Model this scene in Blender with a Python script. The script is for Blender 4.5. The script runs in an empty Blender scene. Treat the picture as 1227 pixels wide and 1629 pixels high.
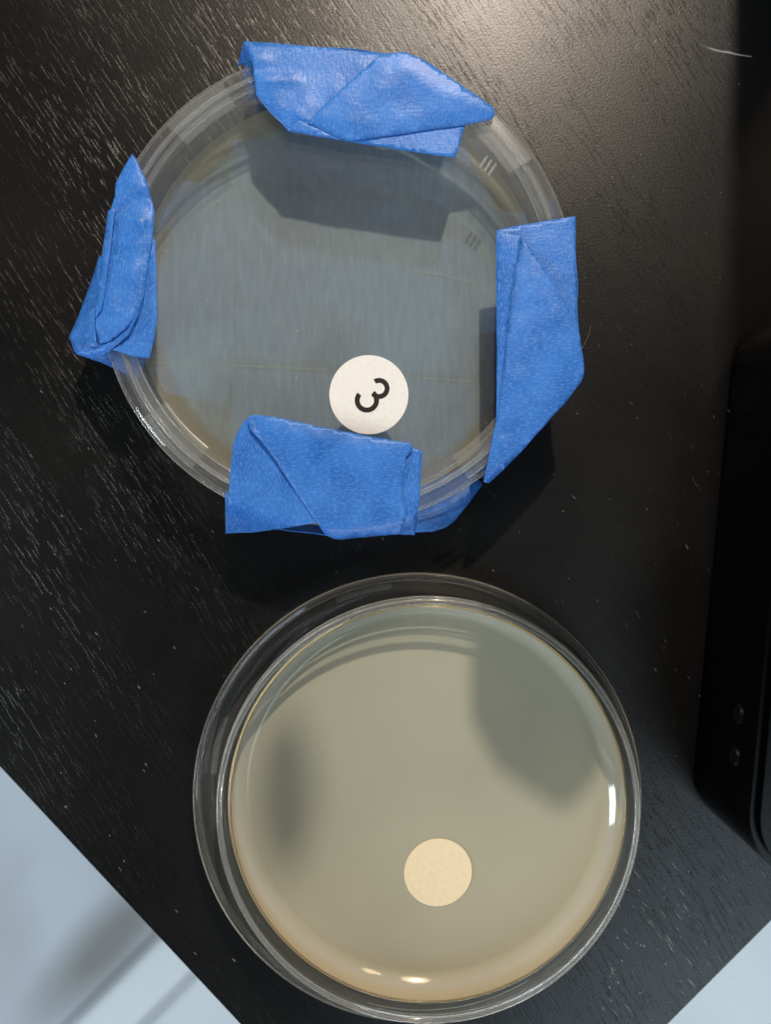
import bpy, bmesh, math, random
from mathutils import Vector, Matrix, noise
from mathutils.geometry import delaunay_2d_cdt
random.seed(7)
S = bpy.context.scene
C = S.collection
MM = 0.001
CAM_H = 165.0      # camera height above the tabletop, mm
FPX = 1230.0       # focal length in photograph pixels
CX, CY = 613.5, 814.5

# ------------------------------------------------------------------ camera
cam = bpy.data.cameras.new('camera')
camo = bpy.data.objects.new('camera', cam)
C.objects.link(camo)
camo.location = (0, 0, CAM_H * MM)
cam.sensor_fit = 'VERTICAL'
cam.sensor_height = 24
cam.lens = 24 * FPX / 1629
cam.clip_start = 0.005
cam.clip_end = 30
cam.dof.use_dof = True
cam.dof.focus_distance = 0.153
cam.dof.aperture_fstop = 4.6
S.camera = camo

# ------------------------------------------------------------------ light
w = bpy.data.worlds.new('World')
S.world = w
w.use_nodes = True
bg = w.node_tree.nodes['Background']
bg.inputs[0].default_value = (0.95, 0.97, 1.0, 1)
bg.inputs[1].default_value = 0.05

def area(name, loc, target, size, power, col, shape='RECTANGLE', sy=None):
    l = bpy.data.lights.new(name, 'AREA')
    l.shape = shape
    l.size = size
    if sy: l.size_y = sy
    l.energy = power
    l.color = col
    o = bpy.data.objects.new(name, l)
    C.objects.link(o)
    o.location = loc
    o.rotation_euler = (Vector(target) - Vector(loc)).to_track_quat('-Z', 'Y').to_euler()
    return o
KEY = Vector((0.084, 0.488, 0.46))
area('desk_lamp_light', KEY, (0, 0, 0), 0.017, 3.4, (1.0, 0.89, 0.77), 'DISK')
area('glint_halo_light', KEY + Vector((0.004, 0.012, 0.012)), (0, 0, 0), 0.12, 0.8, (1.0, 0.72, 0.42), 'DISK')  # added warm disc behind the lamp, widens its glints
area('second_lamp_light', (0.30, 0.50, 0.50), (0, 0, 0), 0.09, 0.5, (1.0, 0.74, 0.45), 'DISK')
area('floor_fill_light', (0.25, -2.0, -0.12), (0, -0.1, -0.45), 1.3, 32, (0.86, 0.94, 1.0), 'RECTANGLE', 0.5)  # added fill below table height, brightens the floor only
area('window_light_left', (-1.5, -0.55, 0.55), (0, 0, 0), 0.34, 13, (0.86, 0.97, 1.0), 'RECTANGLE', 0.30)
area('window_light_right', (0.85, -1.15, 1.35), (0.05, -0.05, 0), 1.0, 11.5, (0.72, 0.88, 1.0), 'RECTANGLE', 0.8)

S.view_settings.view_transform = 'Standard'
S.view_settings.look = 'None'
S.view_settings.exposure = 0
S.view_settings.gamma = 1
S.render.engine = 'CYCLES'
S.cycles.use_denoising = True
S.cycles.max_bounces = 16
S.cycles.transmission_bounces = 14
S.cycles.transparent_max_bounces = 24
S.cycles.glossy_bounces = 6
S.cycles.diffuse_bounces = 3
S.cycles.caustics_reflective = False
S.cycles.caustics_refractive = True
S.cycles.blur_glossy = 0.3
S.cycles.sample_clamp_indirect = 6

# ------------------------------------------------------------------ helpers
def W(px, py, z=0.0):
    """world position (m) of a point of the picture that lies at height z (mm)"""
    d = CAM_H - z
    return Vector(((px - CX) * d / FPX * MM, (CY - py) * d / FPX * MM, z * MM))

def link(name, me, mat=None, parent=None, smooth=False):
    o = bpy.data.objects.new(name, me)
    C.objects.link(o)
    if mat: me.materials.append(mat)
    if parent: o.parent = parent
    if smooth:
        for p in me.polygons: p.use_smooth = True
    return o

def from_bm(name, bm, mat=None, parent=None, smooth=False, autosmooth=None):
    me = bpy.data.meshes.new(name)
    bmesh.ops.recalc_face_normals(bm, faces=bm.faces)
    if autosmooth:
        for e in bm.edges:
            if len(e.link_faces) == 2 and e.calc_face_angle(0) > autosmooth: e.smooth = False
        smooth = True
    bm.to_mesh(me); bm.free()
    return link(name, me, mat, parent, smooth)

def thing(name, label, cat, loc=(0, 0, 0), group=None):
    o = bpy.data.objects.new(name, None)
    o.empty_display_size = 0.01
    C.objects.link(o)
    o.location = loc
    o['label'] = label; o['category'] = cat
    if group: o['group'] = group
    return o

def nodes(name):
    m = bpy.data.materials.new(name)
    m.use_nodes = True
    nt = m.node_tree
    for n in list(nt.nodes):
        if n.type != 'OUTPUT_MATERIAL': nt.nodes.remove(n)
    out = nt.nodes[0]
    def N(t, **kw):
        n = nt.nodes.new(t)
        for k, v in kw.items():
            if k.startswith('i_'):
                key = k[2:]
                key = int(key) if key.isdigit() else key.replace('_', ' ')
                n.inputs[key].default_value = v
            else: setattr(n, k, v)
        return n
    L = nt.links.new
    return m, nt, N, L, out

def ramp(N, L, src, stops):
    r = N('ShaderNodeValToRGB')
    els = r.color_ramp.elements
    els[0].position, els[0].color = stops[0][0], (*stops[0][1], 1)
    els[1].position, els[1].color = stops[-1][0], (*stops[-1][1], 1)
    for p, c in stops[1:-1]:
        e = els.new(p); e.color = (*c, 1)
    L(src, r.inputs[0])
    return r
def g(v): return (v, v, v)

# ------------------------------------------------------------------ materials
def mat_wood():
    m, nt, N, L, out = nodes('black_wood')
    co = N('ShaderNodeTexCoord')
    vr = N('ShaderNodeVectorRotate', rotation_type='Z_AXIS')
    vr.inputs['Angle'].default_value = math.radians(57)
    L(co.outputs['Object'], vr.inputs['Vector'])
    # gentle bend of the grain
    nb = N('ShaderNodeTexNoise', i_Scale=9.0, i_Detail=1.0)
    L(vr.outputs[0], nb.inputs['Vector'])
    sb = N('ShaderNodeVectorMath', operation='SUBTRACT'); sb.inputs[1].default_value = (.5, .5, .5)
    L(nb.outputs['Color'], sb.inputs[0])
    sc = N('ShaderNodeVectorMath', operation='MULTIPLY'); sc.inputs[1].default_value = (0, .004, 0)
    L(sb.outputs[0], sc.inputs[0])
    ad = N('ShaderNodeVectorMath', operation='ADD'); L(vr.outputs[0], ad.inputs[0]); L(sc.outputs[0], ad.inputs[1])
    def aniso(u, v, off=0):
        mp = N('ShaderNodeMapping'); mp.inputs['Scale'].default_value = (u, v, u)
        mp.inputs['Location'].default_value = (off, off * 1.7, 0)
        L(ad.outputs[0], mp.inputs[0]); return mp.outputs[0]
    pore = N('ShaderNodeTexNoise', i_Scale=1.0, i_Detail=2.5, i_Roughness=.55); L(aniso(150, 1700), pore.inputs['Vector'])
    pr = ramp(N, L, pore.outputs['Fac'], [(.36, g(0)), (.44, g(1))])           # 0 in a pore
    pore2 = N('ShaderNodeTexNoise', i_Scale=1.0, i_Detail=1.0); L(aniso(150, 2200, 3), pore2.inputs['Vector'])
    fine = N('ShaderNodeTexNoise', i_Scale=2200.0, i_Detail=2.0); L(co.outputs['Object'], fine.inputs['Vector'])
    # pores are open in some bands only
    band = N('ShaderNodeTexNoise', i_Scale=1.0, i_Detail=2.0); L(aniso(12, 60, 7), band.inputs['Vector'])
    br = ramp(N, L, band.outputs['Fac'], [(.35, g(.15)), (.62, g(1))])
    h1 = N('ShaderNodeMath', operation='MULTIPLY'); L(pr.outputs[0], h1.inputs[0]); L(br.outputs[0], h1.inputs[1])
    h2 = N('ShaderNodeMath', operation='MULTIPLY_ADD'); h2.inputs[1].default_value = .55
    L(pore2.outputs['Fac'], h2.inputs[0]); L(h1.outputs[0], h2.inputs[2])
    h3 = N('ShaderNodeMath', operation='MULTIPLY_ADD'); h3.inputs[1].default_value = .85
    L(fine.outputs['Fac'], h3.inputs[0]); L(h2.outputs[0], h3.inputs[2])
    bump = N('ShaderNodeBump', i_Strength=.42, i_Distance=.00009); L(h3.outputs[0], bump.inputs['Height'])
    # pale dust lodged in sparse pores
    dust = N('ShaderNodeTexNoise', i_Scale=1.0, i_Detail=3.0, i_Roughness=.6); L(aniso(240, 1500, 11), dust.inputs['Vector'])
    dr = ramp(N, L, dust.outputs['Fac'], [(.66, g(0)), (.76, g(.6))])
    zone = N('ShaderNodeTexNoise', i_Scale=22.0, i_Detail=2.0); L(co.outputs['Object'], zone.inputs['Vector'])
    zr = ramp(N, L, zone.outputs['Fac'], [(.42, g(.05)), (.62, g(1))])
    dm = N('ShaderNodeMath', operation='MULTIPLY'); L(dr.outputs[0], dm.inputs[0]); L(zr.outputs[0], dm.inputs[1])
    tone = N('ShaderNodeTexNoise', i_Scale=30.0, i_Detail=3.0); L(co.outputs['Object'], tone.inputs['Vector'])
    tr = ramp(N, L, tone.outputs['Fac'], [(.3, (.002, .002, .0022)), (.7, (.005, .0048, .0046))])
    mx = N('ShaderNodeMixRGB'); mx.inputs['Color2'].default_value = (.10, .10, .10, 1)
    L(dm.outputs[0], mx.inputs[0]); L(tr.outputs[0], mx.inputs[1])
    p = N('ShaderNodeBsdfPrincipled')
    L(mx.outputs[0], p.inputs['Base Color'])
    rr = ramp(N, L, tone.outputs['Fac'], [(.2, g(.335)), (.8, g(.40))])
    L(rr.outputs[0], p.inputs['Roughness'])
    p.inputs['IOR'].default_value = 1.50
    L(bump.outputs[0], p.inputs['Normal'])
    L(p.outputs[0], out.inputs[0])
    return m

def mat_tape(name='blue_tape', trans=.12, see=0):
    m, nt, N, L, out = nodes(name)
    co = N('ShaderNodeTexCoord')
    uv = co.outputs['UV']                      # laid in metres, u along the tape
    def aniso(u, v):
        mp = N('ShaderNodeMapping'); mp.inputs['Scale'].default_value = (u, v, 1)
        L(uv, mp.inputs[0]); return mp.outputs[0]
    crepe = N('ShaderNodeTexNoise', i_Scale=1.0, i_Detail=2.0); L(aniso(1900, 700), crepe.inputs['Vector'])
    fib = N('ShaderNodeTexNoise', i_Scale=1.0, i_Detail=3.0, i_Roughness=.6); L(aniso(1100, 3200), fib.inputs['Vector'])
    big = N('ShaderNodeTexNoise', i_Scale=140.0, i_Detail=3.0); L(uv, big.inputs['Vector'])
    fl = ramp(N, L, fib.outputs['Fac'], [(.50, g(0)), (.60, g(1))])
    cr = ramp(N, L, big.outputs['Fac'], [(.3, (.022, .165, .60)), (.7, (.058, .255, .80))])
    mx = N('ShaderNodeMixRGB'); mx.inputs['Color2'].default_value = (.16, .38, .92, 1)
    ml = N('ShaderNodeMath', operation='MULTIPLY'); ml.inputs[1].default_value = .48
    L(fl.outputs[0], ml.inputs[0]); L(ml.outputs[0], mx.inputs[0]); L(cr.outputs[0], mx.inputs[1])
    hh = N('ShaderNodeMath', operation='MULTIPLY_ADD'); hh.inputs[1].default_value = .5
    L(fib.outputs['Fac'], hh.inputs[0]); L(crepe.outputs['Fac'], hh.inputs[2])
    hb = N('ShaderNodeMath', operation='MULTIPLY_ADD'); hb.inputs[1].default_value = .5
    L(big.outputs['Fac'], hb.inputs[0]); L(hh.outputs[0], hb.inputs[2])
    bump = N('ShaderNodeBump', i_Strength=.65, i_Distance=.0001); L(hb.outputs[0], bump.inputs['Height'])
    p = N('ShaderNodeBsdfPrincipled', i_Roughness=.43)
    p.inputs['Specular IOR Level'].default_value = .5
    L(mx.outputs[0], p.inputs['Base Color']); L(bump.outputs[0], p.inputs['Normal'])
    t = N('ShaderNodeBsdfTranslucent'); L(mx.outputs[0], t.inputs[0])
    ms = N('ShaderNodeMixShader', i_0=trans); L(p.outputs[0], ms.inputs[1]); L(t.outputs[0], ms.inputs[2])
    if see:
        tp = N('ShaderNodeBsdfTransparent'); tp.inputs[0].default_value = (.5, .75, 1, 1)
        m3 = N('ShaderNodeMixShader', i_0=see); L(ms.outputs[0], m3.inputs[1]); L(tp.outputs[0], m3.inputs[2]); ms = m3
    L(ms.outputs[0], out.inputs[0])
    return m

def mat_glass(name, rough=0.0, tint=(.97, .98, .98), haze=.05, thin=0):
    m, nt, N, L, out = nodes(name)
    p = N('ShaderNodeBsdfGlass', i_Roughness=rough, i_IOR=1.5)
    p.inputs['Color'].default_value = (*tint, 1)
    d = N('ShaderNodeBsdfDiffuse'); d.inputs[0].default_value = (.75, .75, .74, 1)
    ms = N('ShaderNodeMixShader', i_0=haze); L(p.outputs[0], ms.inputs[1]); L(d.outputs[0], ms.inputs[2])
    if thin:
        tp = N('ShaderNodeBsdfTransparent'); m3 = N('ShaderNodeMixShader', i_0=thin)
        L(ms.outputs[0], m3.inputs[1]); L(tp.outputs[0], m3.inputs[2]); ms = m3
    L(ms.outputs[0], out.inputs[0])
    return m

def mat_sheet(name, haze=.02, rough=.02, bumps=True, tint=(.97, .98, .98)):
    """thin clear plastic plate: Fresnel reflection over straight transmission, with a trace of haze and scuffs"""
    m, nt, N, L, out = nodes(name)
    co = N('ShaderNodeTexCoord')
    fr = N('ShaderNodeFresnel', i_IOR=1.5)
    ge = N('ShaderNodeNewGeometry')            # same reflectance on the way in and out of the plate
    mr = N('ShaderNodeMapRange'); mr.inputs['To Min'].default_value = 1.5; mr.inputs['To Max'].default_value = 1 / 1.5
    L(ge.outputs['Backfacing'], mr.inputs['Value']); L(mr.outputs[0], fr.inputs['IOR'])
    tr = N('ShaderNodeBsdfTransparent'); tr.inputs[0].default_value = (*tint, 1)
    gl = N('ShaderNodeBsdfGlossy', i_Roughness=rough); gl.inputs[0].default_value = (1, 1, 1, 1)
    if bumps:
        nz = N('ShaderNodeTexNoise', i_Scale=60.0, i_Detail=1.0); L(co.outputs['Object'], nz.inputs['Vector'])
        b = N('ShaderNodeBump', i_Strength=.25, i_Distance=.0002); L(nz.outputs['Fac'], b.inputs['Height'])
        L(b.outputs[0], gl.inputs['Normal'])
    m1 = N('ShaderNodeMixShader'); L(fr.outputs[0], m1.inputs[0]); L(tr.outputs[0], m1.inputs[1]); L(gl.outputs[0], m1.inputs[2])
    df = N('ShaderNodeBsdfDiffuse'); df.inputs[0].default_value = (.8, .8, .8, 1)
    sc = N('ShaderNodeTexNoise', i_Scale=500.0, i_Detail=3.0); L(co.outputs['Object'], sc.inputs['Vector'])
    sr = ramp(N, L, sc.outputs['Fac'], [(.3, g(haze * .8)), (.7, g(haze * 1.2)), (.80, g(haze * 2))])
    m2 = N('ShaderNodeMixShader'); L(sr.outputs[0], m2.inputs[0]); L(m1.outputs[0], m2.inputs[1]); L(df.outputs[0], m2.inputs[2])
    L(m2.outputs[0], out.inputs[0])
    return m

def mat_agar(name, col, clear, edge, fibres=False):
    m, nt, N, L, out = nodes(name)
    co = N('ShaderNodeTexCoord')
    nz = N('ShaderNodeTexNoise', i_Scale=35.0, i_Detail=3.0); L(co.outputs['Object'], nz.inputs['Vector'])
    cr = ramp(N, L, nz.outputs['Fac'], [(.3, tuple(c * .95 for c in col)), (.7, tuple(c * 1.05 for c in col))])
    if fibres:
        mp = N('ShaderNodeMapping'); mp.inputs['Scale'].default_value = (900, 170, 1); L(co.outputs['Object'], mp.inputs[0])
        nf = N('ShaderNodeTexNoise', i_Scale=1.0, i_Detail=3.0); L(mp.outputs[0], nf.inputs['Vector'])
        rf = ramp(N, L, nf.outputs['Fac'], [(.3, g(.90)), (.5, g(1.0)), (.75, g(1.14))])
        mm = N('ShaderNodeMixRGB', blend_type='MULTIPLY', i_0=1.0); L(cr.outputs[0], mm.inputs[1]); L(rf.outputs[0], mm.inputs[2]); cr = mm
    ln = N('ShaderNodeVectorMath', operation='LENGTH')
    fl = N('ShaderNodeVectorMath', operation='MULTIPLY'); fl.inputs[1].default_value = (1, 1, 0)
    L(co.outputs['Object'], fl.inputs[0]); L(fl.outputs[0], ln.inputs[0])
    er = N('ShaderNodeMapRange'); er.inputs['From Min'].default_value = .0372; er.inputs['From Max'].default_value = .0388
    L(ln.outputs['Value'], er.inputs['Value'])
    mx = N('ShaderNodeMixRGB'); mx.inputs['Color2'].default_value = (*edge, 1)
    L(er.outputs[0], mx.inputs[0]); L(cr.outputs[0], mx.inputs[1])
    p = N('ShaderNodeBsdfPrincipled', i_Roughness=.07)
    if not fibres:
        e2 = N('ShaderNodeMapRange'); e2.inputs['From Min'].default_value = .0388; e2.inputs['From Max'].default_value = .0399
        L(ln.outputs['Value'], e2.inputs['Value'])
        m9 = N('ShaderNodeMixRGB'); m9.inputs['Color2'].default_value = (.49, .425, .30, 1)
        L(e2.outputs[0], m9.inputs[0]); L(mx.outputs[0], m9.inputs[1]); mx = m9
        rp = N('ShaderNodeTexNoise', i_Scale=260.0, i_Detail=2.0); L(co.outputs['Object'], rp.inputs['Vector'])
        rs = N('ShaderNodeMath', operation='MULTIPLY'); L(rp.outputs['Fac'], rs.inputs[0]); L(er.outputs[0], rs.inputs[1])
        bb = N('ShaderNodeBump', i_Strength=.2, i_Distance=.00006); L(rs.outputs[0], bb.inputs['Height']); L(bb.outputs[0], p.inputs['Normal'])
    p.inputs['IOR'].default_value = 1.36
    L(mx.outputs[0], p.inputs['Base Color'])
    t = N('ShaderNodeBsdfTransparent'); t.inputs[0].default_value = (1, .98, .92, 1)
    ms = N('ShaderNodeMixShader', i_0=clear); L(p.outputs[0], ms.inputs[1]); L(t.outputs[0], ms.inputs[2])
    L(ms.outputs[0], out.inputs[0])
    return m

def mat_plain(name, col, rough=.5, spec=.5, bump=0.0, scale=300.0, var=.04):
    m, nt, N, L, out = nodes(name)
    co = N('ShaderNodeTexCoord')
    nz = N('ShaderNodeTexNoise', i_Scale=scale, i_Detail=3.0); L(co.outputs['Object'], nz.inputs['Vector'])
    cr = ramp(N, L, nz.outputs['Fac'], [(.3, tuple(c * (1 - var) for c in col)), (.7, tuple(c * (1 + var) for c in col))])
    p = N('ShaderNodeBsdfPrincipled', i_Roughness=rough)
    p.inputs['Specular IOR Level'].default_value = spec
    L(cr.outputs[0], p.inputs['Base Color'])
    if bump:
        b = N('ShaderNodeBump', i_Strength=.5, i_Distance=bump); L(nz.outputs['Fac'], b.inputs['Height']); L(b.outputs[0], p.inputs['Normal'])
    L(p.outputs[0], out.inputs[0])
    return m

def mat_floor(name, base, vein):
    m, nt, N, L, out = nodes(name)
    co = N('ShaderNodeTexCoord')
    nz = N('ShaderNodeTexNoise', i_Scale=7.0, i_Detail=3.0, i_Roughness=.45); nz.inputs['Distortion'].default_value = .6
    L(co.outputs['Object'], nz.inputs['Vector'])
    cr = ramp(N, L, nz.outputs['Fac'], [(.30, vein), (.46, tuple(.6 * a + .4 * b for a, b in zip(base, vein))), (.58, base)])
    p = N('ShaderNodeBsdfPrincipled', i_Roughness=.35)
    # one long brownish shade painted into the tile colour, across the seams
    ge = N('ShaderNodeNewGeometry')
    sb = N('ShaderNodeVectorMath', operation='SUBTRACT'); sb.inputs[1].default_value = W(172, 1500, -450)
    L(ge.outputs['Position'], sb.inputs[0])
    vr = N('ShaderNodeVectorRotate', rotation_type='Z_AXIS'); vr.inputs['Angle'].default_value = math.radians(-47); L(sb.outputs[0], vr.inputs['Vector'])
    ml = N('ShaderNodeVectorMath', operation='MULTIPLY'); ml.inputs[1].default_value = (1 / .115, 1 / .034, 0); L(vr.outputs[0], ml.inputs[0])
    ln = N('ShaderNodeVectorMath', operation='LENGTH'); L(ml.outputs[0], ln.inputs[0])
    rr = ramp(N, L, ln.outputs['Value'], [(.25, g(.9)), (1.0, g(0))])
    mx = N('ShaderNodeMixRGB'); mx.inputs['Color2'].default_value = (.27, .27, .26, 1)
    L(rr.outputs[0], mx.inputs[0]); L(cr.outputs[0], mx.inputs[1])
    L(mx.outputs[0], p.inputs['Base Color'])
    L(p.outputs[0], out.inputs[0])
    return m

M_WOOD = mat_wood()
M_TAPE = mat_tape()
M_GLASS = mat_glass('clear_plastic')
M_BEAD = mat_glass('rim_plastic', .05, haze=.14, thin=.35)
M_WALL2 = mat_glass('clear_wall_plastic', thin=.84, haze=.05)
M_WALL = mat_glass('thin_wall_plastic', thin=.72, haze=.22)
M_FROST = mat_sheet('frosted_plastic', .055, .25)
M_MARK = mat_sheet('glint_haze_plastic', .16, .2)
M_SHEET = mat_sheet('clear_plate', .024)
M_AGAR1 = mat_agar('translucent_agar', (.47, .555, .55), .56, (.46, .43, .30), True)
M_AGAR2 = mat_agar('cloudy_agar', (.455, .44, .335), .06, (.50, .485, .41))
M_CLEAR = mat_sheet('clear_gel_underside', .002, .05, False, (1, .99, .97))
M_AMBER = mat_sheet('amber_film', .16, .04, False, (.93, .86, .66))
M_PAPER = mat_plain('white_label_paper', (.90, .885, .85), .5, .3, .00002, 1500)
M_CREAM = mat_plain('cream_label_paper', (.95, .80, .54), .6, .3, .00002, 900)
M_INK = mat_plain('black_ink', (.022, .018, .016), .5, .3)
M_DEVICE = mat_plain('black_device_plastic', (.0008, .0008, .0010), .26, .2, .00002, 900)
M_DULL = mat_plain('dull_black_rubber', (.0012, .0012, .0012), .5, .2)
M_DUST = mat_plain('pale_dust', (.42, .40, .38), .9, .1)
M_HAIR = mat_plain('brown_hair', (.16, .09, .05), .5)

# ------------------------------------------------------------------ floor under the table
FZ = -450.0
floor = bpy.data.objects.new('floor', None); C.objects.link(floor); floor['kind'] = 'structure'
def tile(cx, cy, sx, sy, mat, z=0.0):
    bm = bmesh.new()
    bmesh.ops.create_cube(bm, size=1)
    bmesh.ops.scale(bm, vec=(sx, sy, .01), verts=bm.verts)
    bmesh.ops.bevel(bm, geom=bm.edges[:], offset=.0012, segments=2, affect='EDGES')
    o = from_bm('tile', bm, mat, floor)
    a = math.radians(45)
    o.rotation_euler = (0, 0, a)
    o.location = (cx, cy, FZ * MM - .005 + z)
    return o
bm = bmesh.new()
bmesh.ops.create_grid(bm, x_segments=1, y_segments=1, size=4)
gr = from_bm('grout', bm, mat_plain('grey_grout', (.16, .16, .16), .9), floor); gr.location = (0, 0, FZ * MM - .006)
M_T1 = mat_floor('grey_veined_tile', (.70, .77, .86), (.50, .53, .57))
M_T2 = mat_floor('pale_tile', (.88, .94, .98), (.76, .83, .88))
# seams run along world direction (1,1); perpendicular axis n=(1,-1)/sqrt2, s grows toward the lower right of the picture
def seam_s(px, py):
    p = W(px, py, FZ); return (p.x - p.y) / math.sqrt(2)
s1 = seam_s(262, 1478); s2 = seam_s(330, 1530)
gap = .0035
edges = [s1 - 1.6 - .6, s1 - 1.6, s1 - 1.2, s1 - .8, s1 - .4, s1, s2, s2 + .4, s2 + .8, s2 + 1.2, s2 + 1.6]
for i in range(len(edges) - 1):
    a, b = edges[i], edges[i + 1]
    mid = (a + b) / 2; wd = b - a - gap
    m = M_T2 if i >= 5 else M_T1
    for k in range(-3, 4):
        t = k * .62 - .30 + (.25 if i % 2 else 0)
        n = Vector((1, -1)).normalized() * mid + Vector((1, 1)).normalized() * t
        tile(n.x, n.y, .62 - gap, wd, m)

# ------------------------------------------------------------------ table
table = thing('table', 'black wood-grain tabletop with a rounded corner under both petri dishes', 'table')
def rounded_poly(pts, r, seg=10):
    out = []
    n = len(pts)
    for i in range(n):
        p0, p1, p2 = Vector(pts[i - 1]), Vector(pts[i]), Vector(pts[(i + 1) % n])
        a = (p0 - p1).normalized(); b = (p2 - p1).normalized()
        ang = a.angle(b); d = r / math.tan(ang / 2)
        s, e = p1 + a * d, p1 + b * d
        c = p1 + (a + b).normalized() * (r / math.sin(ang / 2))
        v0, v1 = s - c, e - c
        tot = v0.angle_signed(v1)
        for k in range(seg + 1):
            th = -tot * k / seg
            out.append(c + Vector((v0.x * math.cos(th) - v0.y * math.sin(th), v0.x * math.sin(th) + v0.y * math.cos(th))))
    return out
def prism(pts, z0, z1, bevel=0.0, segs=2):
    bm = bmesh.new()
    vs = [bm.verts.new((p[0], p[1], z0)) for p in pts]
    f = bm.faces.new(vs)
    r = bmesh.ops.extrude_face_region(bm, geom=[f])
    bmesh.ops.translate(bm, vec=(0, 0, z1 - z0), verts=[v for v in r['geom'] if isinstance(v, bmesh.types.BMVert)])
    if bevel:
        es = [e for e in bm.edges if abs(e.verts[0].co.z - e.verts[1].co.z) < 1e-7]
        bmesh.ops.bevel(bm, geom=es, offset=bevel, segments=segs, affect='EDGES')
    return bm
# the corner below the frame: left edge through (0,1228)-(375,1629), right edge through (1227,1471)-(1070,1627)
corner = W(712, 1989)
dl = (W(0, 1228) - W(375, 1629)).normalized(); dr = (W(1227, 1470) - W(1070, 1627)).normalized()
c0 = corner.xy; pL = (corner + dl * .75).xy; pR = (corner + dr * .80).xy; pT = (corner + dl * .75 + dr * .80).xy
pts = rounded_poly([tuple(c0), tuple(pR), tuple(pT), tuple(pL)], .028, 14)
bm = prism(pts, -.022, 0, .0012, 3)
top = from_bm('tabletop', bm, M_WOOD, table, autosmooth=.6)
for fx, fy in ((.1, .1), (.9, .1), (.1, .9), (.9, .9)):
    q = corner + dl * .75 * fx + dr * .8 * fy
    bm = bmesh.new(); bmesh.ops.create_cube(bm, size=1)
    bmesh.ops.scale(bm, vec=(.045, .045, .4275), verts=bm.verts)
    bmesh.ops.bevel(bm, geom=bm.edges[:], offset=.003, segments=2, affect='EDGES')
    lg = from_bm('leg', bm, M_WOOD, table); lg.location = (q.x, q.y, -.0225 - .21375); lg.rotation_euler = (0, 0, math.radians(45))

# scratches and specks on the wood
def sliver(pts, wd, name='scratch', mat=M_DUST, parent=table, z=.06):
    bm = bmesh.new(); L_, R_, T_ = [], [], []
    P = [W(x, y, z) for x, y in pts]
    n = len(P)
    for i, p in enumerate(P):
        t = (P[min(i + 1, n - 1)] - P[max(i - 1, 0)]).normalized()
        nn = Vector((-t.y, t.x, 0)) * wd * MM * (math.sin(math.pi * (i + .35) / (n - .3)) * .8 + .2) * random.uniform(.7, 1.2)
        L_.append(bm.verts.new(p + nn - Vector((0, 0, .00005)))); R_.append(bm.verts.new(p - nn - Vector((0, 0, .00005)))); T_.append(bm.verts.new(p + Vector((0, 0, wd * .4 * MM))))
    for i in range(n - 1):
        bm.faces.new((L_[i], L_[i + 1], T_[i + 1], T_[i])); bm.faces.new((T_[i], T_[i + 1], R_[i + 1], R_[i]))
    return from_bm(name, bm, mat, parent)
sliver([(1113, 70), (1125, 75), (1137, 79), (1150, 82), (1160, 83), (1172, 86), (1184, 88), (1196, 90)], .22)
sliver([(1009, 81), (1012, 75), (1017, 70), (1023, 67)], .10)
sliver([(1041, 69), (1045, 64), (1048, 66)], .14)
M_FAINT = mat_plain('faint_dust', (.48, .50, .52), .9, .1)
bm0 = bmesh.new()
def speck(bm, px, py, ln, wd, ang):
    p = W(px, py, .03)
    t = Vector((math.cos(ang), math.sin(ang), 0)) * ln * MM / 2; n = Vector((-t.y, t.x, 0)).normalized() * wd * MM / 2
    k = random.uniform(-.3, .3)
    vs = [bm.verts.new(p - t), bm.verts.new(p + t * k + n - Vector((0, 0, .00004))), bm.verts.new(p + t), bm.verts.new(p - t * k - n)]
    vt = bm.verts.new(p + Vector((0, 0, wd * .3 * MM)))
    for i in range(4): bm.faces.new((vs[i], vs[(i + 1) % 4], vt))
ga = math.radians(-52)
for i in range(120):
    x = random.uniform(960, 1226); y = random.uniform(1370, 1628)
    if x + y > 2670: continue
    l = random.choice([.3, .5, .8, 1.4, 2.4, 3.2])
    speck(bm0, x, y, l, random.uniform(.05, .13) if l > 1 else random.uniform(.07, .18), ga + random.uniform(-.1, .1))
for i in range(190):
    x = random.uniform(0, 1200); y = random.uniform(600, 1560)
    if y > 1190 + x * 1.069: continue
    speck(bm0, x, y, random.uniform(.2, 1.3), random.uniform(.04, .11), ga + random.uniform(-.25, .25))
for i in range(60):
    x = random.uniform(760, 1180); y = random.uniform(60, 560)
    speck(bm0, x, y, random.uniform(.1, .25), random.uniform(.08, .16), random.uniform(0, 3))
du = from_bm('dust_specks', bm0, M_FAINT); du['kind'] = 'stuff'; du['label'] = 'pale dust specks lying along the wood grain'

# ------------------------------------------------------------------ lathe
def lathe(name, prof, mat, parent, seg=192, a0=0.0, a1=360.0, smooth=.5):
    """closed profile of (r,z) in mm, revolved"""
    bm = bmesh.new()
    full = abs(a1 - a0) >= 359.9
    n = seg if full else max(4, int(seg * (a1 - a0) / 360)) + 1
    rings = []
    for i in range(n):
        a = math.radians(a0 + (a1 - a0) * i / (n if full else n - 1))
        rings.append([bm.verts.new((r * MM * math.cos(a), r * MM * math.sin(a), z * MM)) for r, z in prof])
    m = len(prof)
    for i in range(n if full else n - 1):
        A, B = rings[i], rings[(i + 1) % n]
        for j in range(m):
            bm.faces.new((A[j], A[(j + 1) % m], B[(j + 1) % m], B[j]))
    if not full:
        bm.faces.new(rings[0][::-1]); bm.faces.new(rings[-1])
    return from_bm(name, bm, mat, parent, autosmooth=smooth)
def disc(name, r, z0, z1, mat, parent, seg=160):
    return lathe_cap(name, [(r, z0), (r, z1)], mat, parent, seg)
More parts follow.
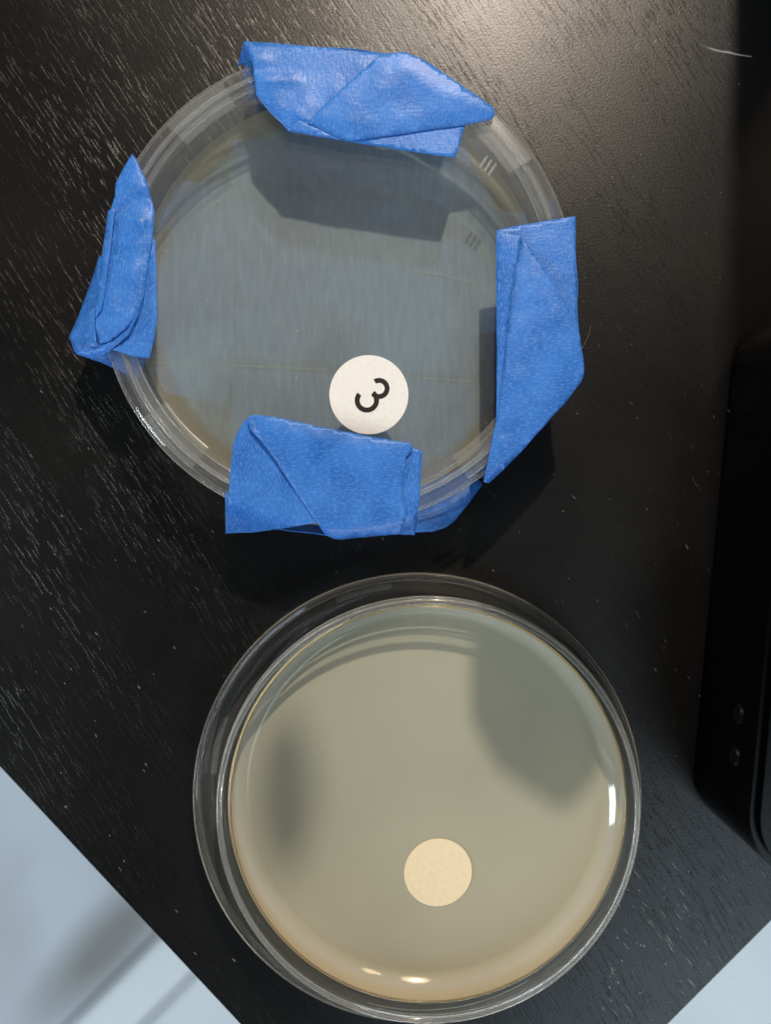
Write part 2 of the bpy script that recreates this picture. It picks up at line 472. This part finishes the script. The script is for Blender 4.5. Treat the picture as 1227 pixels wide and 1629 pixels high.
def lathe_cap(name, prof, mat, parent, seg=160, smooth=.5, under=None):
    """open profile (bottom to top) closed with a centre vertex at both ends"""
    bm = bmesh.new()
    rings = []
    for i in range(seg):
        a = 2 * math.pi * i / seg
        rings.append([bm.verts.new((r * MM * math.cos(a), r * MM * math.sin(a), z * MM)) for r, z in prof])
    for i in range(seg):
        A, B = rings[i], rings[(i + 1) % seg]
        for j in range(len(prof) - 1):
            bm.faces.new((A[j], A[j + 1], B[j + 1], B[j]))
    bm.faces.new([r[0] for r in rings][::-1]); bm.faces.new([r[-1] for r in rings])
    o = from_bm(name, bm, mat, parent, autosmooth=smooth)
    if under:
        o.data.materials.append(under)
        for p in o.data.polygons:
            if p.normal.z < -.3: p.material_index = 1
    return o

# ------------------------------------------------------------------ closed dish with tape (dish 1)
D1 = W(536, 457, 15.6); D1.z = 0
dish1 = thing('petri_dish', 'closed clear petri dish with blue-grey agar, held shut by four blue tape folds', 'petri dish', D1)
base1 = lathe('base_wall', [(40.9, .75), (42.6, .75), (43.1, 1.4), (43.3, 13.4), (43.0, 13.8), (42.5, 13.8), (42.2, 13.4), (41.9, 2.2), (41.0, 1.9)], M_WALL, dish1)
disc('base_floor', 40.8, .8, 1.8, M_SHEET, dish1)
lathe_cap('agar', [(41.0, 1.95), (41.75, 2.3), (41.8, 6.4), (41.5, 5.9), (40.9, 5.2), (39.9, 4.95), (38.0, 4.9)], M_AGAR1, dish1, under=M_CLEAR)
lid1 = lathe('lid_rim', [(41.2, 15.0), (44.3, 15.0), (44.4, 7.2), (44.7, 6.9), (45.3, 7.0), (45.6, 7.4), (45.7, 14.6), (45.5, 15.6), (45.0, 15.9), (43.6, 15.95),
                         (43.4, 16.5), (43.1, 16.7), (42.7, 16.7), (42.4, 16.5), (42.2, 15.95), (41.2, 15.95)], M_WALL, dish1)
disc('lid_plate', 41.15, 15.0, 15.95, M_SHEET, dish1)
def bead(name, r, z, rr, parent, w=1.0):
    prof = [(r + w * rr * math.cos(a * math.pi / 5), z + rr * math.sin(a * math.pi / 5)) for a in range(10)]
    return lathe(name, prof, M_BEAD, parent, 256, smooth=1.2)
bead('rim_bead', 42.9, 16.36, .38, dish1, 1.3)
bead('rim_bead', 45.75, 15.2, .35, dish1)
bead('rim_bead', 45.75, 7.3, .3, dish1)
bead('rim_bead', 41.0, 16.15, .16, dish1)
# frosted stacking segments standing on the lid, one per quarter
for a in (128.0, 41.5, 223.0, 313.0):
    lathe('stacking_ridge', [(39.6, 15.97), (44.9, 15.97), (44.9, 16.75), (44.5, 16.95), (40.0, 16.95), (39.6, 16.75)], M_FROST, dish1, 192, a - 8.6, a + 8.6)
# tiny mould marks near the upper right rim; pale haze stands in for lamp glints
for k in range(3):
    bm = bmesh.new(); bmesh.ops.create_cube(bm, size=1)
    bmesh.ops.scale(bm, vec=(.0026, .0006, .0004), verts=bm.verts)
    bmesh.ops.bevel(bm, geom=bm.edges[:], offset=.00012, segments=2, affect='EDGES')
    o = from_bm('mould_glint', bm, M_MARK, dish1, autosmooth=.9)
    p = W(770 + k * 7, 257 + k * 6, 16.2) - D1
    o.location = (p.x, p.y, .01618); o.rotation_euler = (0, 0, math.radians(58))

# sticker with the digit
sp = W(587, 628, 16.0)
st = thing('number_sticker', 'round white sticker printed with a black 3 on the closed dish', 'sticker', (sp.x, sp.y, 0))
bm = bmesh.new()
bmesh.ops.create_circle(bm, cap_ends=True, segments=96, radius=.00762)
r = bmesh.ops.extrude_face_region(bm, geom=bm.faces[:])
bmesh.ops.translate(bm, vec=(0, 0, .00012), verts=[v for v in r['geom'] if isinstance(v, bmesh.types.BMVert)])
o = from_bm('paper_disc', bm, M_PAPER, st); o.location.z = .01597
def arc_pts(cx, cy, rm, hw, a0, a1, n=28):
    I, O = [], []
    for i in range(n + 1):
        a = math.radians(a0 + (a1 - a0) * i / n)
        O.append((cx + (rm + hw) * math.cos(a), cy + (rm + hw) * math.sin(a)))
        I.append((cx + (rm - hw) * math.cos(a), cy + (rm - hw) * math.sin(a)))
    return I, O
bm = bmesh.new()
k = 7.62e-3 / 318.0
for n_, (cx, cy, rm, hw, a0, a1) in enumerate(((628, 402, 65, 20, 122, -137), (530, 498, 78, 20, 140, 412))):
    I, O = arc_pts(cx - 546, 452 - cy, rm, hw, a0, a1)
    z = .00002 * (1 + n_)
    vi = [bm.verts.new((x * k, y * k, z)) for x, y in I]; vo = [bm.verts.new((x * k, y * k, z)) for x, y in O]
    for i in range(len(vi) - 1):
        bm.faces.new((vi[i], vi[i + 1], vo[i + 1], vo[i]))
o = from_bm('printed_digit', bm, M_INK, st); o.location.z = .01609

# ------------------------------------------------------------------ tape pieces
def pip(x, y, poly):
    c = False; n = len(poly); j = n - 1
    for i in range(n):
        xi, yi = poly[i]; xj, yj = poly[j]
        if (yi > y) != (yj > y) and x < (xj - xi) * (y - yi) / (yj - yi) + xi: c = not c
        j = i
    return c
def tape(name, pts, parent, ang=0.0, lift=0.0, wrinkle=.12, seed=0, creases=(), step=7.0, mat=None, rough=.6):
    """a sheet of tape from its outline (px, py, z mm); the surface runs through the outline's heights"""
    B = []
    n = len(pts)
    for i in range(n):
        a, b = pts[i], pts[(i + 1) % n]
        d = math.hypot(a[0] - b[0], a[1] - b[1]); m = max(1, int(d / step))
        for kk in range(m):
            t = kk / m
            j = (noise.noise(Vector((a[0] * .13 + t * d * .11, a[1] * .1 + seed, 3.3))) * rough) if 0 < kk else 0
            nx, ny = (b[1] - a[1]) / max(d, 1), -(b[0] - a[0]) / max(d, 1)
            B.append((a[0] + (b[0] - a[0]) * t + nx * j, a[1] + (b[1] - a[1]) * t + ny * j, a[2] + (b[2] - a[2]) * t))
    poly = [(x, y) for x, y, z in B]
    x0, x1 = min(p[0] for p in poly), max(p[0] for p in poly); y0, y1 = min(p[1] for p in poly), max(p[1] for p in poly)
    V = list(poly); Z = [z for x, y, z in B]
    gx = x0 + step / 2
    while gx < x1:
        gy = y0 + step / 2
        while gy < y1:
            jx, jy = gx + random.uniform(-1, 1) * step * .2, gy + random.uniform(-1, 1) * step * .2
            if pip(jx, jy, poly) and min((jx - x) ** 2 + (jy - y) ** 2 for x, y in poly) > (step * .45) ** 2:
                V.append((jx, jy)); Z.append(None)
            gy += step
        gx += step
    res = delaunay_2d_cdt([Vector(v) for v in V], [(i, (i + 1) % len(poly)) for i in range(len(poly))], [], 1, 1e-6)
    vs, fs = res[0], res[2]
    nb = len(poly)
    bm = bmesh.new(); bv = []
    uvl = bm.loops.layers.uv.new('UVMap')
    for v in vs:
        ws = 0; zz = 0; dm = 1e9
        for (x, y, z) in B:
            d2 = (v.x - x) ** 2 + (v.y - y) ** 2 + .01
            q = 1 / d2 ** 1.5; ws += q; zz += q * z; dm = min(dm, d2)
        z = zz / ws
        e = min(1.0, math.sqrt(dm) / 22)
        z += lift * e
        q = Vector((v.x * .03, v.y * .03, seed * 7.1))
        z += wrinkle * (noise.noise(q) + .5 * noise.noise(q * 2.7)) * (.35 + .65 * e)
        for (ax, ay, bx, by, dep, wd) in creases:
            dx, dy = bx - ax, by - ay; l2 = dx * dx + dy * dy
            t = max(0, min(1, ((v.x - ax) * dx + (v.y - ay) * dy) / l2))
            dd = math.hypot(v.x - ax - dx * t, v.y - ay - dy * t)
            z += dep * math.exp(-(dd / wd) ** 2)
        if z > 6:
            pw = W(v.x, v.y, z); rr = math.hypot(pw.x - D1.x, pw.y - D1.y) * 1000
            lo = 17.05 + .09 * (seed % 10)
            if rr < 46.3: z = max(z, lo)
            elif rr < 48.5: z = max(z, lo - (rr - 46.3) ** 1.3 * 1.1)
        bv.append(bm.verts.new(W(v.x, v.y, z) - parent.location))
    ca, sa = math.cos(math.radians(ang)), math.sin(math.radians(ang))
    for f in fs:
        cxm = sum(vs[i].x for i in f) / len(f); cym = sum(vs[i].y for i in f) / len(f)
        if not pip(cxm, cym, poly): continue
        try: ff = bm.faces.new([bv[i] for i in f])
        except ValueError: continue
        for lp in ff.loops:
            p = lp.vert.co
            lp[uvl].uv = (p.x * ca + p.y * sa + seed * .37, -p.x * sa + p.y * ca)
    me = bpy.data.meshes.new(name)
    for f in bm.faces:
        f.normal_update()
        if f.normal.z < 0: f.normal_flip()
    loose = [v for v in bm.verts if not v.link_faces]
    bmesh.ops.delete(bm, geom=loose, context='VERTS')
    bm.to_mesh(me); bm.free()
    o = link(name, me, mat or M_TAPE, parent, True)
    s = o.modifiers.new('thickness', 'SOLIDIFY'); s.thickness = .00015; s.offset = 0
    return o
def wall(name, pts, parent, seed=0, wrinkle=.25, nv=10):
    """a strip hanging from an upper line to a lower line: pts = [(px,py,z_top),(px,py,z_bottom)] pairs along the rim"""
    bm = bmesh.new(); uvl = bm.loops.layers.uv.new('UVMap'); G = []
    dense = []
    for i in range(len(pts) - 1):
        for k in range(6):
            t = k / 6
            dense.append(tuple(tuple(a + (b - a) * t for a, b in zip(pts[i][q], pts[i + 1][q])) for q in (0, 1)))
    dense.append(pts[-1])
    for i, (a, b) in enumerate(dense):
        A, Bp = W(*a), W(*b); row = []
        for j in range(nv + 1):
            t = j / nv
            p = A.lerp(Bp, t)
            q = Vector((i * .22, t * 1.5, seed * 3.0))
            off = (A - D1); off.z = 0; off.normalize()
            p += off * MM * wrinkle * (noise.noise(q) * 2 + math.sin(t * math.pi) * .8)
            row.append(bm.verts.new(p - parent.location))
        G.append(row)
    for i in range(len(G) - 1):
        for j in range(nv):
            f = bm.faces.new((G[i][j], G[i + 1][j], G[i + 1][j + 1], G[i][j + 1]))
            for lp, (u, v) in zip(f.loops, ((i, j), (i + 1, j), (i + 1, j + 1), (i, j + 1))): lp[uvl].uv = (v * .0016, u * .0012)
    me = bpy.data.meshes.new(name); bm.to_mesh(me); bm.free()
    o = link(name, me, M_TAPE, parent, True)
    s = o.modifiers.new('thickness', 'SOLIDIFY'); s.thickness = .00015; s.offset = 0
    return o

GT = 'blue tape folded over the rim of the closed dish'
def tape_thing(label): return thing('masking_tape', label, 'tape', D1, GT)

# --- upper piece
t1 = tape_thing('blue tape fold over the upper rim, ending in a pointed tip at its right')
tape('back_panel', [(388, 66, 16.8), (470, 72, 16.8), (565, 80, 16.8), (608, 86, 17.0), (622, 100, 17.0), (600, 150, 17.0), (545, 200, 17.0), (478, 196, 17.0), (458, 206, 17.1), (430, 180, 17.1), (408, 152, 17.1), (402, 100, 17.6)],
     t1, 4, .35, .22, 1, creases=((410, 112, 520, 106, -.55, 9), (410, 128, 470, 124, .35, 8), (470, 180, 490, 195, .4, 8)))
tape('lower_fold', [(452, 202, 17.3), (476, 190, 17.5), (510, 203, 17.4), (545, 224, 17.5), (500, 216, 17.3), (460, 209, 17.3)], t1, 30, 0, .06, 2)
tape('lower_panel', [(530, 200, 17.0), (620, 190, 17.0), (742, 196, 17.0), (738, 207, 17.1), (731, 232, 17.1), (725, 250, 17.1), (700, 248, 17.1), (640, 239, 17.1), (590, 231, 17.1), (545, 224, 17.1)],
     t1, 8, .2, .12, 3)
tape('front_panel', [(606, 86, 18.2), (645, 83, 18.2), (672, 94, 18.3), (690, 105, 18.3), (720, 126, 18.2), (760, 153, 18.2), (786, 172, 18.1), (788, 182, 18.0), (783, 190, 17.7), (740, 199, 17.6), (690, 205, 17.6), (640, 213, 17.6), (590, 220, 17.6), (552, 225, 17.6), (520, 211, 17.5), (490, 196, 17.6), (505, 178, 17.9), (556, 130, 18.1)],
     t1, 98, .35, .16, 4, creases=((600, 90, 492, 194, .15, 5), (560, 190, 640, 110, .2, 18)))
tape('side_flap', [(388, 66, 16.6), (400, 72, 16.6), (404, 98, 14.0), (390, 101, 10), (378, 106, 8.0)], t1, 80, 0, .05, 5)
wall('side_wall', [((388, 66, 16.7), (392, 160, .9)), ((470, 72, 16.7), (470, 150, .9)), ((565, 80, 16.7), (560, 152, .9)), ((645, 85, 17.5), (640, 168, .9)), ((725, 130, 17.5), (720, 200, .9))], t1, 2)
# --- left piece
t2 = tape_thing('crumpled blue tape fold over the left rim, peaked at its top')
tape('outer_flap', [(158, 406, 11.0), (164, 412, 12.5), (158, 470, 13.5), (150, 500, 14.0), (153, 545, 15.0), (190, 540, 16.2), (203, 530, 16.2), (180, 556, 15.4), (160, 566, 13.0), (140, 566, 11.5), (119, 560, 10.0), (110, 536, 9.0), (124, 505, 9.5), (145, 448, 10.0)],
     t2, 75, .9, .5, 11, creases=((120, 545, 190, 552, .6, 6), (146, 450, 156, 540, -.8, 6)))
tape('under_flap', [(119, 562, 8.0), (145, 566, 8.0), (180, 556, 6.0), (232, 570, 3.0), (222, 602, .7), (195, 592, .7), (160, 576, 5.0)], t2, 15, 0, .15, 12)
tape('lower_panel', [(240, 370, 17.0), (247, 385, 17.0), (249, 440, 17.0), (250, 506, 17.0), (245, 540, 17.0), (238, 570, 16.9), (208, 566, 16.8), (178, 556, 16.5), (188, 545, 16.9), (200, 525, 17.0), (224, 480, 17.1), (230, 430, 17.0)],
     t2, 80, .1, .12, 13, creases=((200, 528, 248, 506, -.35, 3), (230, 500, 215, 545, .15, 10)))
tape('main_panel', [(210, 245, 17.4), (217, 254, 17.7), (234, 291, 17.8), (241, 318, 17.7), (246, 338, 17.7), (243, 380, 17.7), (236, 420, 17.7), (229, 470, 17.8), (225, 486, 17.8), (212, 510, 17.8), (198, 528, 17.9), (175, 543, 17.6), (158, 546, 17.2), (152, 520, 17.6), (152, 490, 17.6), (160, 440, 17.3), (167, 390, 17.1), (172, 345, 16.9), (183, 312, 16.9), (184, 292, 17.1), (194, 272, 17.3)],
     t2, 85, .7, .45, 14, creases=((188, 318, 240, 322, -1.3, 11), (185, 345, 225, 355, .8, 9), (184, 300, 176, 400, -.3, 4), (165, 540, 215, 500, .5, 9), (156, 480, 160, 535, -.6, 5)))
tape('rolled_edge', [(172, 335, 17.6), (183, 331, 18.0), (181, 345, 18.1), (175, 400, 18.2), (168, 450, 18.2), (161, 492, 18.2), (152, 505, 17.8), (150, 490, 17.4), (158, 440, 17.3), (166, 380, 17.3)], t2, 80, .25, .08, 15)
tape('bottom_roll', [(119, 558, 15.5), (150, 556, 16.8), (180, 542, 18.1), (203, 524, 18.4), (227, 484, 18.3), (214, 512, 18.3), (205, 530, 18.2), (190, 546, 17.8), (172, 558, 17.0), (140, 567, 15.6), (122, 562, 15.2)], t2, 20, .3, .1, 16)
wall('side_wall', [((172, 345, 16.6), (224, 380, .9)), ((160, 430, 16.6), (217, 440, .9)), ((150, 500, 15.0), (215, 500, .9)), ((130, 555, 12.0), (222, 575, .9))], t2, 5)
# --- right piece
t3 = tape_thing('long blue tape fold over the right rim, tapering to a point at the bottom')
tape('back_panel', [(790, 366, 16.9), (830, 358, 16.95), (872, 351, 17.0), (916, 344, 17.0), (916, 400, 17.1), (917, 460, 17.2), (918, 520, 17.3), (880, 520, 17.1), (840, 460, 16.9), (822, 420, 16.9), (800, 440, 16.9), (791, 440, 16.9)], t3, 95, .15, .16, 21)
tape('left_strip', [(790, 366, 17.3), (812, 371, 17.4), (829, 373, 17.9), (827, 392, 18.0), (820, 430, 17.8), (808, 520, 17.7), (797, 620, 17.6), (790, 672, 17.4), (791, 560, 17.3), (790, 460, 17.3)], t3, 92, .1, .05, 22)
tape('main_panel', [(829, 376, 17.3), (838, 386, 17.5), (862, 422, 17.7), (890, 466, 17.8), (910, 500, 17.9), (920, 514, 17.8), (922, 530, 17.8), (929, 575, 17.6), (930, 592, 17.4), (926, 606, 17.0), (900, 640, 17.0), (870, 672, 17.0), (832, 716, 16.8), (800, 748, 16.4), (777, 769, 15.8), (770, 766, 15.9), (779, 722, 16.8), (789, 672, 17.2), (794, 620, 17.3), (806, 520, 17.3), (818, 430, 17.3)],
     t3, 5, .35, .18, 23, creases=((790, 683, 812, 690, -.7, 7), (812, 690, 830, 708, -.9, 7), (800, 700, 820, 715, .5, 7), (782, 725, 800, 735, -.4, 6), (862, 422, 915, 505, .2, 5), (900, 640, 926, 600, -.3, 10)))
wall('side_wall', [((916, 346, 16.8), (838, 395, .9)), ((917, 440, 16.8), (860, 450, .9)), ((920, 520, 16.8), (866, 520, .9)), ((929, 590, 16.6), (850, 600, .9)), ((870, 672, 16.5), (810, 680, .9)), ((777, 767, 15.6), (745, 740, .9))], t3, 8)
# --- lower piece
t4 = tape_thing('wide blue tape fold over the lower rim just below the sticker')
tape('under_flap', [(560, 790, .6), (668, 770, .6), (745, 742, .6), (768, 771, 1.5), (752, 792, 2.5), (740, 808, 3.0), (722, 830, 3.5), (708, 840, 4.0), (688, 846, 4.5), (640, 848, 5.0), (580, 840, 4.5)], t4, 10, .3, .3, 31)
tape('left_panel', [(400, 660, 17.3), (430, 680, 17.0), (500, 760, 17.0), (520, 820, 15.0), (502, 832, 13.0), (470, 837, 12.0), (440, 842, 11.5), (400, 847, 10.5), (359, 848, 9.5), (361, 810, 13.0), (364, 780, 16.3), (367, 740, 16.9), (371, 708, 17.0), (378, 688, 17.2), (388, 670, 17.3)],
     t4, 80, .35, .2, 32, creases=((366, 783, 430, 808, .9, 9), (430, 808, 495, 826, .7, 9), (375, 812, 470, 832, -.5, 10), (398, 676, 420, 710, -.3, 6)))
tape('side_sliver', [(358, 784, 9.0), (364, 787, 10.0), (365, 848, 8.0), (359, 849, 7.5)], t4, 80, 0, .02, 33)
tape('right_sliver', [(645, 700, 17.2), (656, 712, 17.2), (672, 717, 17.2), (671, 745, 17.2), (668, 790, 17.0), (664, 828, 15.5), (660, 851, 12.0), (638, 850, 12.0), (632, 830, 15.0), (636, 760, 17.0)], t4, 88, .1, .1, 34)
tape('main_panel', [(403, 660, 18.1), (430, 662, 18.3), (470, 670, 18.2), (520, 681, 18.2), (565, 690, 18.1), (610, 698, 18.0), (654, 705, 18.0), (657, 712, 18.0), (656, 718, 17.9), (646, 728, 17.9), (642, 760, 17.8), (640, 785, 17.6), (646, 812, 17.0), (645, 828, 16.5), (638, 849, 14.0), (590, 853, 13.8), (545, 858, 13.6), (532, 857, 13.8), (519, 851, 14.5), (506, 834, 15.8), (488, 808, 16.9), (462, 770, 17.5), (440, 734, 17.7), (416, 702, 17.9), (398, 682, 18.2), (394, 668, 18.2)],
     t4, 4, .4, .2, 35, creases=((405, 668, 412, 684, -.8, 7), (412, 690, 520, 845, .35, 6), (480, 832, 640, 826, .3, 10)), rough=1.2)
wall('side_wall', [((361, 830, 10), (365, 770, .9)), ((440, 840, 11), (440, 800, .9)), ((540, 855, 13), (540, 815, .9)), ((640, 849, 12), (635, 803, .9))], t4, 11)
# --- bands that run under the dish, seen through the agar
M_BAND = mat_tape('thin_blue_tape', .1, .16)
def band(name, pts, parent, z, ang, seed, mat=M_BAND):
    return tape(name, [(x, y, z) for x, y in pts], parent, ang, 0, .02, seed, step=22, mat=mat)
band('underside_band', [(372, 222), (640, 205), (640, 560), (634, 815), (368, 800), (368, 500)], t4, .10, 90, 41)
band('underside_band', [(288, 288), (500, 296), (835, 340), (858, 400), (862, 590), (830, 610), (520, 590), (244, 578), (240, 400), (256, 335)], t3, .34, 0, 42)
band('underside_band', [(630, 200), (730, 215), (790, 330), (795, 620), (700, 770), (632, 800), (637, 500)], t1, .22, 90, 43)
band('underside_band', [(232, 560), (368, 578), (366, 640), (350, 650), (330, 640), (262, 625)], t2, .46, 10, 44)

def edge_line(pts, parent, seed):
    up = [(x, y - 1.1) for x, y in pts]; dn = [(x, y + 1.1) for x, y in reversed(pts)]
    tape('fold_edge', [(x, y, .62) for x, y in up + dn], parent, 0, 0, .02, seed, step=12, mat=M_PALE, rough=.8)
M_PALE = mat_plain('pale_tape_edge', (.30, .42, .56), .6)
edge_line([(235, 576), (360, 581), (520, 588), (524, 589)], t3, 51)
edge_line([(655, 600), (740, 606), (860, 610)], t3, 52)
edge_line([(655, 432), (700, 437), (735, 446), (760, 452)], t1, 53)
bm = bmesh.new()
for i in range(46):
    a = random.uniform(0, 6.28); r_ = 40 * math.sqrt(random.random())
    c = Vector((r_ * math.cos(a), r_ * math.sin(a), 15.97)) * MM
    sz = random.choice([.05, .07, .1, .16]) * MM; an = random.uniform(0, 3); el = random.choice([1, 1.3, 4])
    t = Vector((math.cos(an), math.sin(an), 0)) * sz * el; n = Vector((-math.sin(an), math.cos(an), 0)) * sz * (1 if el < 3 else .4)
    vs = [bm.verts.new(c + t), bm.verts.new(c + n), bm.verts.new(c - t), bm.verts.new(c - n)]; vt = bm.verts.new(c + Vector((0, 0, sz * .5)))
    for k in range(4): bm.faces.new((vs[k], vs[(k + 1) % 4], vt))
sk = from_bm('lid_specks', bm, M_DUST); sk.location = D1; sk['kind'] = 'stuff'; sk['label'] = 'tiny pale specks of dust scattered on the closed dish lid'

# hair by the right tape
crv = bpy.data.curves.new('stray_hair', 'CURVE'); crv.dimensions = '3D'; crv.bevel_depth = .00005; crv.bevel_resolution = 2
spn = crv.splines.new('BEZIER'); HP = [(922, 562, 15), (930, 548, 14), (937, 532, 13), (940, 518, 12)]
spn.bezier_points.add(len(HP) - 1)
for b, p in zip(spn.bezier_points, HP): b.co = W(*p); b.handle_left_type = b.handle_right_type = 'AUTO'
tmp = bpy.data.objects.new('tmp_hair', crv); hr = link('stray_hair', bpy.data.meshes.new_from_object(tmp), M_HAIR); bpy.data.objects.remove(tmp)
hr['label'] = 'short brown hair sticking out beside the right blue tape fold'; hr['category'] = 'hair'

# ------------------------------------------------------------------ open dish (dish 2)
A2 = W(664, 1269, 7.5); A2.z = 0
lidA = thing('upturned_lid', 'clear shallow plastic lid turned upward, holding the open dish', 'lid', A2)  # the petri dish's own lid, lying upturned
lathe('lid_rim', [(41.2, .1), (43.6, .1), (44.6, .5), (45.1, 1.4), (45.4, 6.6), (45.9, 7.2), (45.7, 7.7), (45.1, 7.9), (44.5, 7.6), (44.1, 7.0), (43.9, 1.9), (43.2, 1.15), (41.2, 1.1)], M_GLASS, lidA)
disc('lid_plate', 41.15, .1, 1.1, M_SHEET, lidA)
for a in (20, 105, 168, 290):
    lathe('stacking_ridge', [(42.3, 1.2), (43.4, 1.25), (43.7, 1.7), (43.5, 2.0), (42.3, 1.9)], M_FROST, lidA, 192, a - 8, a + 8)
B2 = W(681, 1286, 12.6); B2.z = 0
dish2 = thing('petri_dish', 'open petri dish of plain beige agar with a cream dot, set inside its lid', 'petri dish', (B2.x, B2.y, 0))
lathe('base_wall', [(39.0, 1.3), (40.6, 1.3), (41.1, 1.9), (41.3, 12.4), (41.6, 13.0), (41.4, 13.5), (41.0, 13.6), (40.5, 13.4), (40.25, 12.8), (40.15, 2.8), (39.0, 2.4)], M_WALL2, dish2)
M_AMB = mat_glass('amber_glint_plastic', .04, (1, .90, .68), .10)
for r_, z_, q_ in ((39.85, 9.7, .20),):
    o = bead('glint_ring', r_, z_, q_, dish2, 1.3); o.data.materials[0] = M_AMB; o.location = (.00022, -.00018, 0); o.rotation_euler = (.003, .004, 0)  # added ring that draws a bright line along the inner wall
bead('rim_bead', 40.95, 13.9, .42, dish2, 1.4)
bead('rim_bead', 41.6, 12.2, .25, dish2)
disc('base_floor', 38.95, 1.35, 2.35, M_SHEET, dish2)
lathe_cap('agar', [(39.0, 2.45), (40.0, 3.0), (40.1, 9.6), (39.95, 9.5), (39.75, 8.2), (39.45, 7.2), (38.9, 6.55), (37.6, 5.35), (37.1, 5.0), (36.5, 4.85)], M_AGAR2, dish2)
cs = W(697, 1388, 5.0)
cd = thing('round_sticker', 'plain cream round sticker in the beige agar of the open dish', 'sticker', (cs.x, cs.y, 0))
bm = bmesh.new()
bmesh.ops.create_circle(bm, cap_ends=True, segments=96, radius=.00703)
for v in bm.verts:
    a = math.atan2(v.co.y, v.co.x); v.co *= 1 + .018 * math.cos(2 * (a - .8))
r = bmesh.ops.extrude_face_region(bm, geom=bm.faces[:])
bmesh.ops.translate(bm, vec=(0, 0, .0001), verts=[v for v in r['geom'] if isinstance(v, bmesh.types.BMVert)])
o = from_bm('paper_disc', bm, M_CREAM, cd); o.location.z = .00493

# ------------------------------------------------------------------ black device at the right
dv = thing('black_device', 'glossy black box-shaped device with rounded corners at the right edge', 'device')
la = W(1165, 560).xy; lb = W(1102, 1240).xy
u = (la - lb).normalized(); v = Vector((u.y, -u.x))
o0 = lb
yb = W(1135, 1306).y; yt = W(1227, 496).y
P0 = o0 + u * ((yb - o0.y) / u.y); P1 = o0 + u * ((yt - o0.y) / u.y)
pts = rounded_poly([tuple(P0), tuple(P0 + v * .075), tuple(P1 + v * .075), tuple(P1)], .012, 16)
bm = prism([p for p in pts], .0004, .027, .0013, 4)
from_bm('case', bm, M_DEVICE, dv, autosmooth=.6)
for yy in (1136, 1202):
    c = W(613, yy, 18).y
    q = o0 + u * ((c - o0.y) / u.y)
    bm = bmesh.new()
    bmesh.ops.create_cone(bm, cap_ends=True, segments=32, radius1=.0019, radius2=.0018, depth=.0007)
    bmesh.ops.bevel(bm, geom=[e for e in bm.edges if abs(e.verts[0].co.z - e.verts[1].co.z) < 1e-6], offset=.0002, segments=2, affect='EDGES')
    b = from_bm('button', bm, M_DULL, dv, autosmooth=.6)
    b.location = (q.x - v.x * .00005, q.y - v.y * .00005, .018)
    b.rotation_euler = Vector((-v.x, -v.y, 0)).to_track_quat('Z', 'Y').to_euler()

# ------------------------------------------------------------------ added unseen stand past the upper right corner, placed to shade table and agar
sd = thing('shade_stand', 'added black shadow caster, unseen beyond the upper right corner', 'shadow caster', (.076, .150, 0))
bm = prism(rounded_poly([(0, 0), (.045, 0), (.045, .02), (0, .02)], .002, 4), .0004, .20, .001, 2)
from_bm('shade_post', bm, M_DEVICE, sd, autosmooth=.6)
def tocast(px, py, t):
    p = W(px, py, 5.0); return p.lerp(KEY, t)
def paddle(name, poly, t, r):
    P = [tocast(x, y, t) for x, y in poly]; z = P[0].z
    bm = prism(rounded_poly([(p.x - sd.location.x, p.y - sd.location.y) for p in P], r, 8), z, z + .006, .001, 2)
    return from_bm(name, bm, M_DEVICE, sd, autosmooth=.6)
paddle('shade_plate', [(754, 975), (757, 1090), (798, 1165), (908, 1243), (962, 1165), (966, 1010), (890, 955)], .19, .004)  # added blocker, outlined so its shadow forms the right agar patch
q = tocast(455, 1262, .37)
bm = bmesh.new()
bmesh.ops.create_uvsphere(bm, u_segments=32, v_segments=16, radius=1)
bmesh.ops.scale(bm, vec=(.0040, .0100, .003), verts=bm.verts)
from_bm('shade_tip', bm, M_DEVICE, sd, smooth=True).location = q - sd.location  # added blocker for the soft left agar patch
